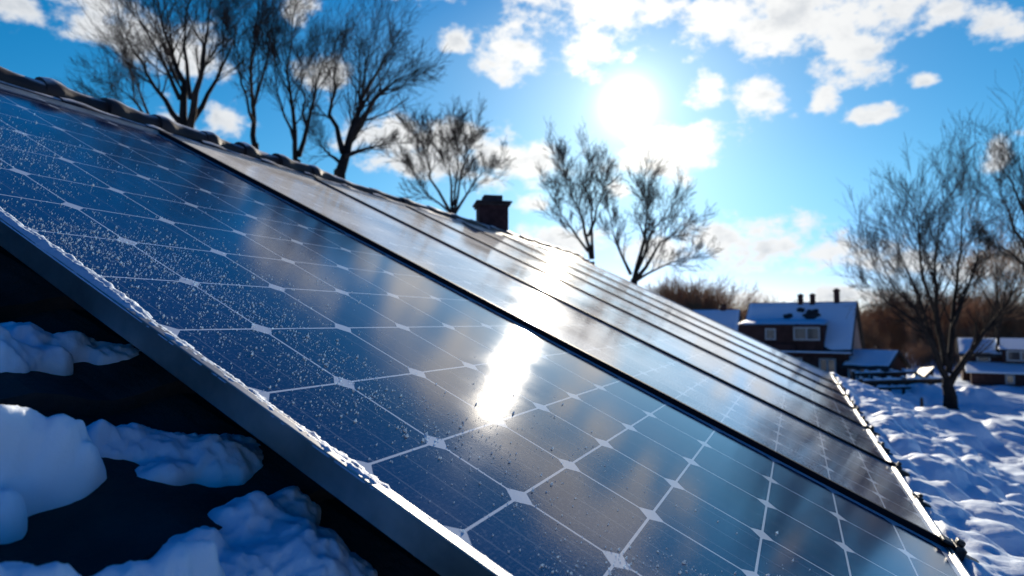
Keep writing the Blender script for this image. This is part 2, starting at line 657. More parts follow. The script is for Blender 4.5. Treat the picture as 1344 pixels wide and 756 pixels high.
def hw(p):
    return tuple(inv @ Vector(tuple(p)))


def down(p):
    return np.array([p[0], p[1], GROUND - 0.3])


pf0[2] = pe0[2]
pf1[2] = pe1[2]
mb.poly([hw(down(pe1)), hw(down(pe0)), hw(pe0), hw(pe1)])
mb.poly([hw(down(pf0)), hw(down(pf1)), hw(pf1), hw(pf0)])
mb.poly([hw(down(pe0)), hw(down(pf0)), hw(pf0), hw(apx0), hw(pe0)])
mb.poly([hw(down(pf1)), hw(down(pe1)), hw(pe1), hw(apx1), hw(pf1)])
mb.build('wall', M['brick_dark'], house)
# gutter along the eave
mb = MB()
mb.prism([(-0.05, -0.10), (-0.005, -0.10), (-0.005, -0.03), (-0.015, -0.03), (-0.015, -0.09), (-0.04, -0.09), (-0.04, -0.03), (-0.05, -0.03)], 0, (U_FAR - U_NEAR) * S)
mb.build('gutter', M['black_rubber'], house)

# ridge caps: a round tile with a thick collar over each joint, and the roll of the top course in front of them


def roll(mbx, u0, u1, s, n, r0, r1, seed, k=14, lumpy=0.02):
    uu = np.linspace(u0, u1, 9)
    Xr = np.zeros((len(uu), k + 1, 3))
    for i, u in enumerate(uu):
        f = (u - u0) / (u1 - u0)
        rr = r0 + (r1 - r0) * (math.exp(-((f - 0.16) / 0.16) ** 2) + 0.5 * max(0, 1 - f * 1.4) ** 2)
        for j in range(k + 1):
            a = math.pi * (1.25 - 1.5 * j / k)
            q = rr * (1 + lumpy * 8 * (vnoise(u * 5 + seed, j * 0.7, seed) - 0.5))
            Xr[i, j] = hl(u, s + q * math.cos(a) * 1.1, n + q * math.sin(a))
    mbx.grid(Xr[:, ::-1])
    for e in (0, len(uu) - 1):
        pts = [tuple(p) for p in Xr[e]]
        mbx.poly(pts if e == 0 else pts[::-1])


u = 1.6
k = 0
rr_ = random.Random(4)
while u < U_FAR - 0.3:
    ln = 0.62 + 0.10 * rr_.random() if u < 9 else 1.05
    mb = MB()
    roll(mb, u, min(u + ln + 0.03, U_FAR), 7.72 + 0.03 * rr_.random(), -0.005 + 0.02 * rr_.random(), 0.105 + .03 * rr_.random() if u < 9 else 0.085, 0.16 if u < 9 else 0.105, k)
    mb.build('ridge_tile', M['ridge'], house, smooth=True)
    u += ln
    k += 1
u = 1.6
while u < U_FAR - 0.3:
    ln = 0.80 + 0.25 * rr_.random() if u < 9 else 1.6
    mb = MB()
    roll(mb, u, min(u + ln + 0.02, U_FAR), 7.47, -0.06 + 0.02 * rr_.random(), 0.075, 0.10, k)
    mb.build('top_course_tile', M['ridge'], house, smooth=True)
    u += ln
    k += 1

# chimney, upright, standing just behind the ridge
ch_u, ch_s = 16.7, 8.2
cb = Lw(ch_u, ch_s, ROOF_N)
mrot = Matrix.Rotation(math.atan2(U[1], U[0]) - R(90) + R(34), 4, 'Z')


def chim(name, par, boxes, m):
    mbx = MB()
    for (w, d, z0, z1) in boxes:
        mbx.box(-w / 2, w / 2, -d / 2, d / 2, z0, z1)
    o = mbx.build(name, m, par, bevel=0.006)
    return o


topz = at(645, 258, cb[1])[2] - cb[2]
wpx = cb[1] / FPX
chimney = chim('chimney', house, [(38 * wpx, 36 * wpx, -0.6, topz - 13 * wpx)], mat('chimney_brick', (0.05, 0.025, 0.026), 0.85, spec=0.08, var=0.3, vscale=14, bump=0.5, bscale=60))
chimney.matrix_local = inv @ (Matrix.Translation(Vector(tuple(cb))) @ mrot)
capm = MB()
for (w, d, z0, z1) in [(43 * wpx, 41 * wpx, topz - 15 * wpx, topz - 12 * wpx), (47 * wpx, 45 * wpx, topz - 12 * wpx + .002, topz - 9 * wpx), (25 * wpx, 24 * wpx, topz - 9 * wpx + .002, topz)]:
    capm.box(-w / 2, w / 2, -d / 2, d / 2, z0, z1)
cap = capm.build('chimney_cap', mat('cap_stone', (0.05, 0.04, 0.042), 0.85, spec=0.08, var=0.3, vscale=14), chimney, bevel=0.006)

# ================================================================== SOLAR PANELS
SEAMS = [1.68, 5.42, 8.18, 10.85, 13.2, 15.45, 18.0, 21.4]
P_LO, P_HI = -1.52, 7.36
ROWS = [-1.44, -1.13, -0.72, -0.29, 0.17, 0.58, 0.98, 1.48, 2.0, 2.52, 3.03, 3.53, 4.07, 4.66, 5.25, 5.84, 6.43, 7.02, 7.27]
GRP = 'solar panels side by side on the roof'
PLABEL = [
    'nearest solar panel, widest of the row, its edge thick with frost beside dark roof',
    'second solar panel, just beyond the thickest black seam, crossed by the sun glint',
    'third solar panel of the row, counted from the frosted near edge',
    'fourth solar panel, the middle one of the row of seven',
    'fifth solar panel along the row, counted from the frosted near edge',
    'sixth solar panel along the row, last but one before the far end',
    'farthest solar panel, the last of the row, towards the houses',
]


def panel(i):
    u0, u1 = SEAMS[i], SEAMS[i + 1] - 0.05
    root = empty('solar_panel', Lw(u0, P_LO, -0.085), RM)
    tag(root, PLABEL[i], 'solar panel', GRP)

    def pl(u, s, n):
        return ((u - u0) * S, (s - P_LO) * S, (n + 0.085) * S)
    # frame: outer wall with a lower inner lip, butted at the corners
    mb = MB()

    def bx(a0, a1, b0, b1, c0, c1):
        p, q = pl(a0, b0, c0), pl(a1, b1, c1)
        mb.box(p[0], q[0], p[1], q[1], p[2], q[2])
    w, lip = 0.035, 0.075
    wl, wr = (0.035 if i == 0 else 0.014), (0.035 if i == 6 else 0.014)
    ll, lr = (0.068 if i == 0 else 0.026), (0.075 if i == 6 else 0.026)
    k_l = len(mb.f)
    bx(u0, u0 + wl, P_LO, P_HI, -0.085, 0.022 if i == 0 else 0.012)
    bx(u1 - wr, u1, P_LO, P_HI, -0.085, 0.022 if i == 6 else 0.012)
    for q in range(6):
        mb.m[k_l + q] = 0 if i == 0 else 1
        mb.m[k_l + 6 + q] = 0 if i == 6 else 1
    bx(u0 + wl, u1 - wr, P_LO, P_LO + .018, -0.085, 0.022)
    bx(u0 + wl, u1 - wr, P_HI - w, P_HI, -0.085, 0.022)
    k_l = len(mb.f)
    bx(u0 + wl, u0 + ll, P_LO + .018, P_HI - w, -0.02, 0.010)
    bx(u1 - lr, u1 - wr, P_LO + .018, P_HI - w, -0.02, 0.010)
    for q in range(6):
        mb.m[k_l + q] = 0 if i == 0 else 1
        mb.m[k_l + 6 + q] = 0 if i == 6 else 1
    bx(u0 + ll, u1 - lr, P_LO + .018, P_LO + .035, -0.02, 0.010)
    bx(u0 + ll, u1 - lr, P_HI - lip, P_HI - w, -0.02, 0.010)
    mb.build('frame', [M['frame'], M['black_rubber']], root, bevel=0.0012)
    # cells and the pale sheet between them, all in one plane without overlap
    mb = MB()
    uvs = []
    a0, a1, b0, b1 = u0 + ll - .005, u1 - lr + .005, P_LO + .030, P_HI - lip + .005
    ncol = 6 if i == 0 else 5 if i < 3 else 4
    m0 = u0 + 0.13
    cu = [m0 + (u1 - 0.10 - m0) * q / ncol for q in range(ncol + 1)]
    if i == 0:
        cu = [1.762, 2.25, 2.83, 3.41, 3.99, 4.60, u1 - 0.10]
    g = 0.0055
    ch = 0.052

    def face(pts, mi, uv=None):
        mb.poly([pl(p[0], p[1], 0) for p in pts], mi)
        uvs.extend(uv if uv else [(0.0, 0.0)] * len(pts))

    # outer margins
    face([(a0, b0), (cu[0], b0), (cu[0], b1), (a0, b1)], 1)
    face([(cu[-1], b0), (a1, b0), (a1, b1), (cu[-1], b1)], 1)
    face([(cu[0], b0), (cu[-1], b0), (cu[-1], ROWS[0]), (cu[0], ROWS[0])], 1)
    face([(cu[0], ROWS[-1]), (cu[-1], ROWS[-1]), (cu[-1], b1), (cu[0], b1)], 1)
    for c in range(ncol):
        for r in range(len(ROWS) - 1):
            x0, x1, y0, y1 = cu[c], cu[c + 1], ROWS[r], ROWS[r + 1]
            p0, p1, q0, q1 = x0 + g, x1 - g, y0 + g, y1 - g
            k = min(ch, 0.3 * (q1 - q0))
            octo = [(p0 + k, q0), (p1 - k, q0), (p1, q0 + k), (p1, q1 - k), (p1 - k, q1), (p0 + k, q1), (p0, q1 - k), (p0, q0 + k)]
            face(octo, 0, [((x - p0) / (p1 - p0), (y - q0) / (q1 - q0)) for x, y in octo])
            for tri in ([(p0, q0), (p0 + k, q0), (p0, q0 + k)], [(p1, q0), (p1, q0 + k), (p1 - k, q0)],
                        [(p1, q1), (p1 - k, q1), (p1, q1 - k)], [(p0, q1), (p0, q1 - k), (p0 + k, q1)]):
                face(tri, 1)
            face([(x0, y0), (p0, y0), (p0, y1), (x0, y1)], 1)
            face([(p1, y0), (x1, y0), (x1, y1), (p1, y1)], 1)
            face([(p0, y0), (p1, y0), (p1, q0), (p0, q0)], 1)
            face([(p0, q1), (p1, q1), (p1, y1), (p0, y1)], 1)
    cs = mb.build('glass_face', [M['cell'], M['backsheet']] if i == 0 else [M['cell_frosted'], M['backsheet_frosted']], root)
    ul = cs.data.uv_layers.new(name='UVMap')
    ul.data.foreach_set('uv', np.array(uvs, dtype=np.float32).ravel())
    # black rubber strip closing the seam to the next panel
    e = u1
    if i < 6:
        mb = MB()
        wv = 0.034 if i == 0 else 0.020
        y0, y1 = pl(0, P_LO - 0.02, 0)[1], pl(0, P_HI + 0.02, 0)[1]
        xc = pl(e + 0.025, 0, 0)[0]
        zt = 0.085 * S
        prof = [(-wv * S, zt + .014 * S), (-wv * .5 * S, zt + (.040 if i == 0 else .026) * S), (wv * .5 * S, zt + (.040 if i == 0 else .026) * S), (wv * S, zt + .014 * S), (.008 * S, zt + .014 * S), (.008 * S, 0), (-.008 * S, 0), (-.008 * S, zt + .014 * S)]
        n = len(prof)
        mb.v = [(xc + a, y0, z) for a, z in prof] + [(xc + a, y1, z) for a, z in prof]
        mb.f = [(q, (q + 1) % n, n + (q + 1) % n, n + q) for q in range(n)] + [tuple(range(n))[::-1], tuple(range(n, 2 * n))]
        mb.m = [0] * len(mb.f)
        mb.build('seam_strip', M['black_rubber'], root)
    # clamps under the lower edge: one at the seam, one half way along
    for q, uc in enumerate((e + 0.02, (u0 + u1) / 2)):
        big = 1.25 if (q == 0 and i == 0) else 1.0 if q == 0 else 0.8
        mb = MB()
        rj = random.Random(i * 7 + q)

        def cb_(a0, a1, b0, b1, c0, c1):
            p, r_ = pl(uc + a0 * big, P_LO - .001 + b0 * big, c0 * big), pl(uc + a1 * big, P_LO - .001 + b1 * big, c1 * big)
            mb.box(p[0], r_[0], p[1], r_[1], p[2], r_[2])
        cb_(-.075, .075, -.06, -.003, -.10, .045)          # plate against the frame
        cb_(-.05, .05, -.003, .055, .026, .045)            # tongue over the frame
        cb_(-.045, .045, -.16, -.06, -.10, .01)            # block
        cb_(-.02, .02, -.23, -.16, -.07, -.03)             # stub of the rail
        cb_(-.028, .028, -.05, -.01, .045, .075)           # bolt head
        mb.build('end_clamp', M['clamp'], root, bevel=0.003)
    return root


for i in range(7):
    panel(i)

# rails under the panels, seen under the near edge
for s in (0.2, 4.6):
    mb = MB()
    mb.box(0, (SEAMS[-1] - 1.95) * S, 0, 0.12 * S, 0, 0.19 * S)
    r_ = mb.build('mounting_rail', M['black_rubber'])
    r_.matrix_world = Matrix.Translation(Vector(tuple(Lw(1.95, s, -0.295)))) @ RM
    tag(r_, 'dark mounting rail under the panels, %s of the pair' % ('lower' if s < 1 else 'upper'), 'rail', 'rails under the panels')

# ================================================================== FROST AND SNOW ON THE ROOF
# rim of frozen snow along the near frame
uu = np.linspace(1.675, 1.80, 16)
ss = np.arange(-1.5, 7.3, 0.007)
UU, SS = np.meshgrid(uu, ss, indexing='ij')
f = (UU - 1.675) / 0.125
wid = 0.62 + 0.38 * fbm(SS * 2.2, SS * 0, 4, 3)
prof = np.clip(1 - ((f - 0.5 * wid - 0.05) / (0.5 * wid)) ** 2, 0, 1) ** 0.6
am = (0.014 + 0.030 * fbm(SS * 3.0, UU * 3, 8, 3)) * np.clip(0.25 + 2.4 * (fbm(SS * 1.4, UU * 0, 77, 3) - 0.25), 0.1, 1)
hh = prof * am + prof * (0.016 * (fbm(SS * 22, UU * 30, 9, 3) - 0.4) + 0.010 * (fbm(SS * 60, UU * 60, 19, 2) - 0.5))
base_n = np.where(UU < 1.715, 0.021, np.where(UU < 1.755, 0.009, -0.004))
NN = np.maximum(base_n, 0) + hh - 0.006 + 0.0 * f
keep = hh > 0.002
Vx = np.stack([(UU - 1.68) * S, (SS - P_LO) * S, NN * S], -1).reshape(-1, 3)
F = grid_faces(*UU.shape)
F = F[keep.ravel()[F].any(1)]
rim = np_mesh('frozen_snow', Vx, F, M['rime'])
rim.matrix_world = Matrix.Translation(Vector(tuple(Lw(1.68, P_LO, 0)))) @ RM
tag(rim, 'long thin rim of frozen snow along the near edge of the nearest panel', 'snow')

# grains of ice scattered over the near panel
NG = 90000
gu = rng.uniform(1.8, 5.3, NG)
gs = rng.uniform(-0.6, 6.5, NG)
depth = np.array([(O + S * (a * U + b * V))[1] for a, b in zip(gu, gs)])
cl = fbm(gu * 2.0, gs * 2.0, 40, 4)
wgt = 0.05 + 0.55 * np.clip((cl - 0.42) * 4, 0, 1)
wgt = wgt * np.exp(-((gu - 1.8) / 1.1) ** 2) * 1.2
wgt += 0.9 * np.exp(-((gu - 2.25) / 0.40) ** 2 - ((gs - 2.85) / 0.42) ** 2)
wgt += 0.5 * np.exp(-((gu - 2.1) / 0.35) ** 2 - ((gs - 2.1) / 0.5) ** 2)
wgt += 0.12 * np.exp(-((gu - 2.6) / 0.5) ** 2 - ((gs - 0.6) / 0.7) ** 2)
wgt = wgt * np.where((gu > 2.6) & (gs < 2.2), 0.25, 1.0)
keep = rng.random(NG) < wgt * 0.9
gu, gs, depth = gu[keep], gs[keep], depth[keep]
n = len(gu)
rad = S * rng.lognormal(math.log(0.0021), 0.45, n).clip(0.0011, 0.008)
low = (gs < 1.1)
rad = np.where(low & (rng.random(n) < 0.25), rad * 1.5, rad)
octv = np.array([(1, 0, 0), (0, 1, 0), (-1, 0, 0), (0, -1, 0), (0, 0, 1.0)])
octf = np.array([(0, 1, 4), (1, 2, 4), (2, 3, 4), (3, 0, 4)])
ang_ = rng.uniform(0, 6.28, n)
ca, sa_ = np.cos(ang_), np.sin(ang_)
jit = rng.uniform(0.6, 1.4, (n, 5, 3))
ov = octv[None] * jit
ox = ov[..., 0] * ca[:, None] - ov[..., 1] * sa_[:, None]
oy = ov[..., 0] * sa_[:, None] + ov[..., 1] * ca[:, None]
Vg = np.stack([(gu[:, None] - 1.68) * S + ox * rad[:, None], (gs[:, None] - P_LO) * S + oy * rad[:, None], 0.0004 + ov[..., 2] * rad[:, None] * 1.5], -1)
Fg = (np.arange(n)[:, None, None] * 5 + octf[None]).reshape(-1, 3)
frost = np_mesh('frost_grains', Vg.reshape(-1, 3), Fg, M['ice'], smooth=False)
frost.matrix_world = Matrix.Translation(Vector(tuple(Lw(1.68, P_LO, 0)))) @ RM
tag(frost, 'white grains of frost sprinkled over the nearest solar panel', 'frost', kind='stuff')


def capfield(UU, SS, blobs, seed, rough):
    """rounded heaps: each blob is centre, two radii, height (roof units)"""
    nz_ = rough * (fbm(UU * 4.5, SS * 4.5, seed, 3, 0.4) - 0.5) + 0.5 * (fbm(UU * 15, SS * 15, seed + 3, 2) - 0.5)
    f = np.full(UU.shape, -9.0)
    H = np.full(UU.shape, -9.0)
    for (cu, cs, ru, rs, h) in blobs:
        d = 1 - ((UU - cu) / ru) ** 2 - ((SS - cs) / rs) ** 2 + nz_
        f = np.logaddexp(6 * f, 6 * d) / 6
        hi = np.where(d > 0, h * np.clip(d, 0, 1.3) ** 0.85, 0)
        H = np.logaddexp(40 * H, 40 * hi) / 40
    return np.where(f > 0, H - 0.017, -0.02 + 0.2 * f), f


def snow_patch(label, blobs, seed, rough=1.05):
    """blobs given as picture pixel of the crest, half width along and up the roof, height"""
    bl = []
    for (px, py, ru, rs, h) in blobs:
        a, b = roof_point(px, py, -(ROOF_N + h * 0.8))
        bl.append((a, b, ru, rs, h))
    lo_u, hi_u = min(b[0] - b[2] for b in bl) - .15, max(b[0] + b[2] for b in bl) + .15
    lo_s, hi_s = min(b[1] - b[3] for b in bl) - .15, max(b[1] + b[3] for b in bl) + .15
    st = 0.009
    uu, ss = np.arange(lo_u, hi_u, st), np.arange(lo_s, hi_s, st)
    UU, SS = np.meshgrid(uu, ss, indexing='ij')
    h, f = capfield(UU, SS, bl, seed, rough)
    for _ in range(6):
        P = np.pad(h, 1, mode='edge')
        h = (P[:-2, 1:-1] + P[2:, 1:-1] + P[1:-1, :-2] + P[1:-1, 2:] + 2 * h) / 6
    h = h + np.where(f > 0, 0.026 * (fbm(UU * 13, SS * 13, seed + 5, 2) - 0.5) + 0.024 * (fbm(UU * 40, SS * 36, seed + 6, 2) - 0.5), 0)
    # it cannot rise through the panel
    h = np.where(UU > 1.66, np.minimum(h, -ROOF_N - 0.11), h)
    keep = f > -0.9
    h = np.maximum(h, -0.16)
    cu, cs_ = bl[0][0], bl[0][1]
    Vp = np.stack([(UU - cu) * S, (SS - cs_) * S, (h - 0.02) * S], -1).reshape(-1, 3)
    F = grid_faces(*UU.shape)
    F = F[keep.ravel()[F].any(1)]
    o = np_mesh('snow_patch', Vp, F, M['snow_near'])
    o.matrix_world = Matrix.Translation(Vector(tuple(Lw(cu, cs_, ROOF_N)))) @ RM
    tag(o, label, 'snow patch', 'snow patches on the dark roof')
    return o


snow_patch('highest snow patch on the dark roof, half hidden by the panel edge at the left', [(35, 415, .15, .14, .14), (-20, 430, .2, .18, .17), (100, 430, .14, .09, .10), (5, 455, .09, .08, .13), (70, 445, .12, .08, .12), (160, 450, .14, .09, .07)], 1)
snow_patch('bumpy snow heap at the left with sunlit crest', [(20, 570, .17, .14, .17), (85, 580, .14, .11, .17), (-40, 560, .18, .15, .19), (26, 542, .15, .12, .27), (80, 556, .12, .10, .25), (-18, 538, .15, .12, .28), (118, 582, .07, .05, .19), (60, 600, .12, .07, .13), (10, 610, .13, .07, .13)], 2)
snow_patch('dim blue snow patch running under the panel, right of the bumpy heap', [(185, 550, .18, .13, .12), (245, 565, .18, .12, .09), (145, 550, .12, .10, .13), (310, 575, .2, .14, .09), (220, 600, .12, .08, .07)], 3)
snow_patch('small snow lump at the left edge below the bumpy heap', [(8, 640, .08, .07, .11)], 4)
snow_patch('wide snow heap at the bottom left corner with sunlit top', [(170, 735, .17, .12, .18), (100, 750, .18, .13, .17), (245, 745, .13, .10, .17), (10, 765, .20, .14, .16), (180, 800, .3, .2, .17), (188, 708, .14, .11, .28), (230, 710, .12, .10, .27), (262, 726, .06, .05, .22), (150, 726, .08, .06, .23)], 5)
snow_patch('round blue snow heap near the bottom, half under the panel edge', [(345, 650, .15, .13, .14), (395, 690, .2, .17, .12), (270, 685, .14, .10, .14), (330, 725, .18, .12, .10), (440, 735, .2, .2, .10), (390, 640, .16, .12, .10)], 6)
for q, (px_, py_, r_) in enumerate([(172, 636, .030), (118, 508, .024), (255, 632, .02), (70, 668, .022), (205, 640, .013), (140, 665, .015)]):
    snow_patch('tiny crumb of snow on the dark roof between the larger patches', [(px_, py_, r_, r_, r_ * 1.2)], 17 + q, 0.5)

# the deep lumpy snow below the panels
uu = np.arange(1.0, U_FAR + 0.4, 0.035)
ss = np.arange(S_EAVE - 0.35, -1.10, 0.035)
UU, SS = np.meshgrid(uu, ss, indexing='ij')
rb = random.Random(21)
Hs = np.full(UU.shape, 0.0)
for k in range(520):
    cu, cs = rb.uniform(1, U_FAR + .3), rb.uniform(S_EAVE - 0.1, -1.3)
    ru = rb.uniform(0.28, 0.62)
    rs = rb.uniform(0.25, 0.5)
    hh = rb.uniform(0.12, 0.31) * (1.35 if cs < -2.0 else 0.95) * (0.8 + 0.3 * (ru / 0.6))
    d = 1 - ((UU - cu) / ru) ** 2 - ((SS - cs) / rs) ** 2
    Hs = np.maximum(Hs, np.where(d > 0, hh * np.sqrt(np.clip(d, 0, 1)), 0))
# soften the creases
for _ in range(4):
    P = np.pad(Hs, 1, mode='edge')
    Hs = (P[:-2, 1:-1] + P[2:, 1:-1] + P[1:-1, :-2] + P[1:-1, 2:] + 2 * Hs) / 6
Hs = Hs + 0.10 * (fbm(UU * 1.1, SS * 1.1, 51, 3)) + 0.085 * (fbm(UU * 6, SS * 6, 52, 3) - 0.5) + 0.03 * (fbm(UU * 15, SS * 15, 55, 2) - 0.5) + 0.06
edge = S_EAVE - 0.10 + 0.30 * (fbm(UU * 1.3, UU * 0, 53, 3) - 0.5)
Hs = Hs * np.sqrt(np.clip((SS - edge) / 0.30, 0, 1))
Hs = np.where(SS > -1.60, np.minimum(Hs, 0.17), Hs)
keep = (SS > edge - 0.03)
Vr = np.stack([(UU - 1) * S, (SS - S_EAVE) * S, (Hs - 0.03) * S], -1).reshape(-1, 3)
F = grid_faces(*UU.shape)
F = F[keep.ravel()[F].all(1)]
rs_ = np_mesh('roof_snow', Vr, F, M['snow_roof'])
rs_.matrix_world = Matrix.Translation(Vector(tuple(Lw(1, S_EAVE, ROOF_N)))) @ RM
tag(rs_, 'deep lumpy snow lying on the roof below the row of panels', 'snow', kind='stuff')

# ================================================================== TREES


class Branches:
    def __init__(self):
        self.seg = {0: [], 1: []}                            # 0 limbs, 1 twigs

    def add(self, lvl, p, q, r0, r1):
        self.seg[lvl].append((*p, *q, r0, r1))


def tubes(seg, k):
    """(n, 8) array of segments to vertices and quads, k sides each"""
    a = np.asarray(seg, float)
    P, Q, r0, r1 = a[:, :3], a[:, 3:6], a[:, 6], a[:, 7]
    d = Q - P
    ln = np.linalg.norm(d, axis=1, keepdims=True) + 1e-9
    d = d / ln
    Q = Q + d * (r1[:, None] * 0.4)
    ref = np.where(np.abs(d[:, 2:3]) > 0.9, np.array([[1.0, 0, 0]]), np.array([[0, 0, 1.0]]))
    e1 = np.cross(d, ref)
    e1 /= np.linalg.norm(e1, axis=1, keepdims=True)
    e2 = np.cross(d, e1)
    t = np.arange(k) * 2 * math.pi / k
    ring = e1[:, None, :] * np.cos(t)[None, :, None] + e2[:, None, :] * np.sin(t)[None, :, None]
    A = P[:, None, :] + ring * r0[:, None, None]
    B = Q[:, None, :] + ring * r1[:, None, None]
    Vt = np.concatenate([A, B], 1).reshape(-1, 3)
    i = np.arange(k)
    fq = np.stack([i, (i + 1) % k, k + (i + 1) % k, k + i], 1)
    F = (np.arange(len(a))[:, None, None] * 2 * k + fq[None]).reshape(-1, 4)
    return Vt, F


def unit(v):
    return v / (np.linalg.norm(v) + 1e-9)


def grow(br, rnd, p, d, length, r, level, top, rmin, dens, up):
    """one branch and all that springs from it; level counts down to the twigs"""
    nseg = 5 if level >= 2 else 4 if level == 1 else 3
    step = length / nseg
    for k in range(nseg):
        wob = 0.085 if level else 0.07
        d = unit(d + np.array([rnd.gauss(0, wob), rnd.gauss(0, wob), rnd.gauss(0, wob) + up]))
        q = p + d * step
        r1 = max(rmin, r * (1 - 0.72 / nseg))
        br.add(0 if level >= top else 1, p, q, r, r1)
        if level > 0:
            cnt = dens[level]
            c = int(cnt) + (1 if rnd.random() < cnt - int(cnt) else 0)
            for _ in range(c):
                if k == 0 and rnd.random() < 0.6:
                    continue
                a = rnd.uniform(0, 2 * math.pi)
                perp = unit(np.cross(d, np.array([math.cos(a), math.sin(a), rnd.uniform(-.6, .6)])))
                sp = rnd.uniform(0.28, 0.68)
                cd = unit(d * math.cos(sp) + perp * math.sin(sp))
                f = rnd.random()
                grow(br, rnd, p + (q - p) * f, cd, length * rnd.uniform(0.50, 0.80) * (1 - 0.35 * k / nseg), max(rmin, r1 * 0.5), level - 1, top, rmin, dens, up)
        p, r = q, r1


def tree(name, label, limbs, Y, base, seed, r_trunk, levels=3, dens=(0, 0.95, 1.6, 1.5), limb_len=0.36, rmin=None, group=None, trunk_to=None, mats=('bark', 'twig'), up=0.07, spread=0.10):
    """limbs: polylines in picture pixels at distance Y; base: pixel column of the foot on the ground"""
    rnd = random.Random(seed)
    br = Branches()
    px = Y / FPX
    limb_len *= 1.2
    rmin = rmin or px * 0.17
    foot = at(base, 423, Y)
    foot[2] = float(ground_h(foot[0], foot[1])) - 0.1
    start = at(*trunk_to, Y)
    # trunk
    n = 6
    p, r = foot, r_trunk * 1.25
    for k in range(n):
        q = foot + (start - foot) * ((k + 1) / n) + (np.array([rnd.gauss(0, .03), rnd.gauss(0, .03), 0]) if k < n - 1 else 0)
        r1 = r_trunk * (1.02 - 0.36 * (k + 1) / n)
        br.add(0, p, q, r, r1)
        p, r = q, r1
    tall = at(base, -0, Y)[2]
    for li, (w, poly) in enumerate(limbs):
        pts = []
        off = rnd.uniform(-1, 1) * spread
        for k, (x, y) in enumerate(poly):
            pts.append(at(x, y, Y + Y * off * (k / max(1, len(poly) - 1))))
        total = sum(np.linalg.norm(b - a) for a, b in zip(pts[:-1], pts[1:]))
        # subdivide with a little wander
        fine = [pts[0]]
        for a, b in zip(pts[:-1], pts[1:]):
            for k in range(3):
                fine.append(a + (b - a) * (k + 1) / 3 + np.array([rnd.gauss(0, 1), rnd.gauss(0, 1), rnd.gauss(0, .6)]) * np.linalg.norm(b - a) * 0.018)
        m = len(fine) - 1
        rl = r_trunk * w * 0.62
        for k in range(m):
            f0, f1 = k / m, (k + 1) / m
            ra, rb_ = max(rmin, rl * (1 - 0.95 * f0) ** 1.4), max(rmin, rl * (1 - 0.95 * f1) ** 1.4)
            br.add(0, fine[k], fine[k + 1], ra, rb_)
            d = unit(fine[k + 1] - fine[k])
            for _ in range(4 if f0 > 0.3 else 2):
                if f0 < 0.12:
                    continue
                a = rnd.uniform(0, 2 * math.pi)
                perp = unit(np.cross(d, np.array([math.cos(a), math.sin(a), rnd.uniform(-.5, .5)])))
                sp = rnd.uniform(0.35, 0.8)
                cd = unit(d * math.cos(sp) + perp * math.sin(sp))
                grow(br, rnd, fine[k] + (fine[k + 1] - fine[k]) * rnd.random(), cd, total * limb_len * rnd.uniform(.45, 1.15) * (1 - .35 * f0), max(rmin, rb_ * 0.42), levels - 1, levels - 1, rmin, dens, up)
        grow(br, rnd, fine[-1], unit(fine[-1] - fine[-2]), total * limb_len * 0.8, max(rmin, rl * 0.06), levels - 1, levels, rmin, dens, up)
    root = empty(name, foot)
    Vt, F = tubes(br.seg[0], 7)
    np_mesh('trunk', Vt - foot, F, M[mats[0]], root)
    Vt, F = tubes(br.seg[1], 3)
    np_mesh('crown', Vt - foot, F, M[mats[1]], root, smooth=False)
    tag(root, label, 'tree', group)
    return len(br.seg[0]), len(br.seg[1])


G1 = 'bare winter trees behind the ridge'
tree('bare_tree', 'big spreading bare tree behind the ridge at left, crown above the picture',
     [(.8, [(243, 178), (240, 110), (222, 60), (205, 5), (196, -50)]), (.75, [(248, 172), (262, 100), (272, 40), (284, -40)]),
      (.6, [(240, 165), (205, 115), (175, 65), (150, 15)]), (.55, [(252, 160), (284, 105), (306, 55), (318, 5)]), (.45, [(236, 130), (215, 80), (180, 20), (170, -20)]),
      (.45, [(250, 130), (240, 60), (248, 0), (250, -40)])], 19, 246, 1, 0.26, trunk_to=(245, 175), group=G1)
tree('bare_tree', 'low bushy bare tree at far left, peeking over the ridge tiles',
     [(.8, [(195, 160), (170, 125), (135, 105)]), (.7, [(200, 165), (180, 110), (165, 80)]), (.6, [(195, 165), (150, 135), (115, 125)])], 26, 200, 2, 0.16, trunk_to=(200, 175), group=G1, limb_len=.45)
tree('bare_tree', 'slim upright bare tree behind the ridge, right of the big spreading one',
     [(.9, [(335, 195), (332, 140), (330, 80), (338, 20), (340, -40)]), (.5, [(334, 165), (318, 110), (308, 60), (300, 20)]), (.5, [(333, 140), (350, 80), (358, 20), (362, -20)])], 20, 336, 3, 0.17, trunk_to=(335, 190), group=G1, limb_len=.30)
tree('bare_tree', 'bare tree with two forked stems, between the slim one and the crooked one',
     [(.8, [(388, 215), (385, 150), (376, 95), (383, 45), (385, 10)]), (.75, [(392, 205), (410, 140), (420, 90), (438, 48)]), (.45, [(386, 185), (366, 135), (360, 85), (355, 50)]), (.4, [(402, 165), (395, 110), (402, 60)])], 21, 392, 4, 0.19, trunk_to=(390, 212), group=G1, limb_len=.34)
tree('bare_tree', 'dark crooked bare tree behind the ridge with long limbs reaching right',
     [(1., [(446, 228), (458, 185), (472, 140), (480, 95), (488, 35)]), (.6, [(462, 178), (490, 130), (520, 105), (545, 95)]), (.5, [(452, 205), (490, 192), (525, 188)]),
      (.6, [(450, 200), (434, 150), (440, 100), (452, 55)]), (.4, [(474, 130), (505, 80), (520, 50)]), (.4, [(448, 215), (425, 195), (405, 165)])], 18, 442, 5, 0.25, trunk_to=(446, 226), group=G1, limb_len=.34)
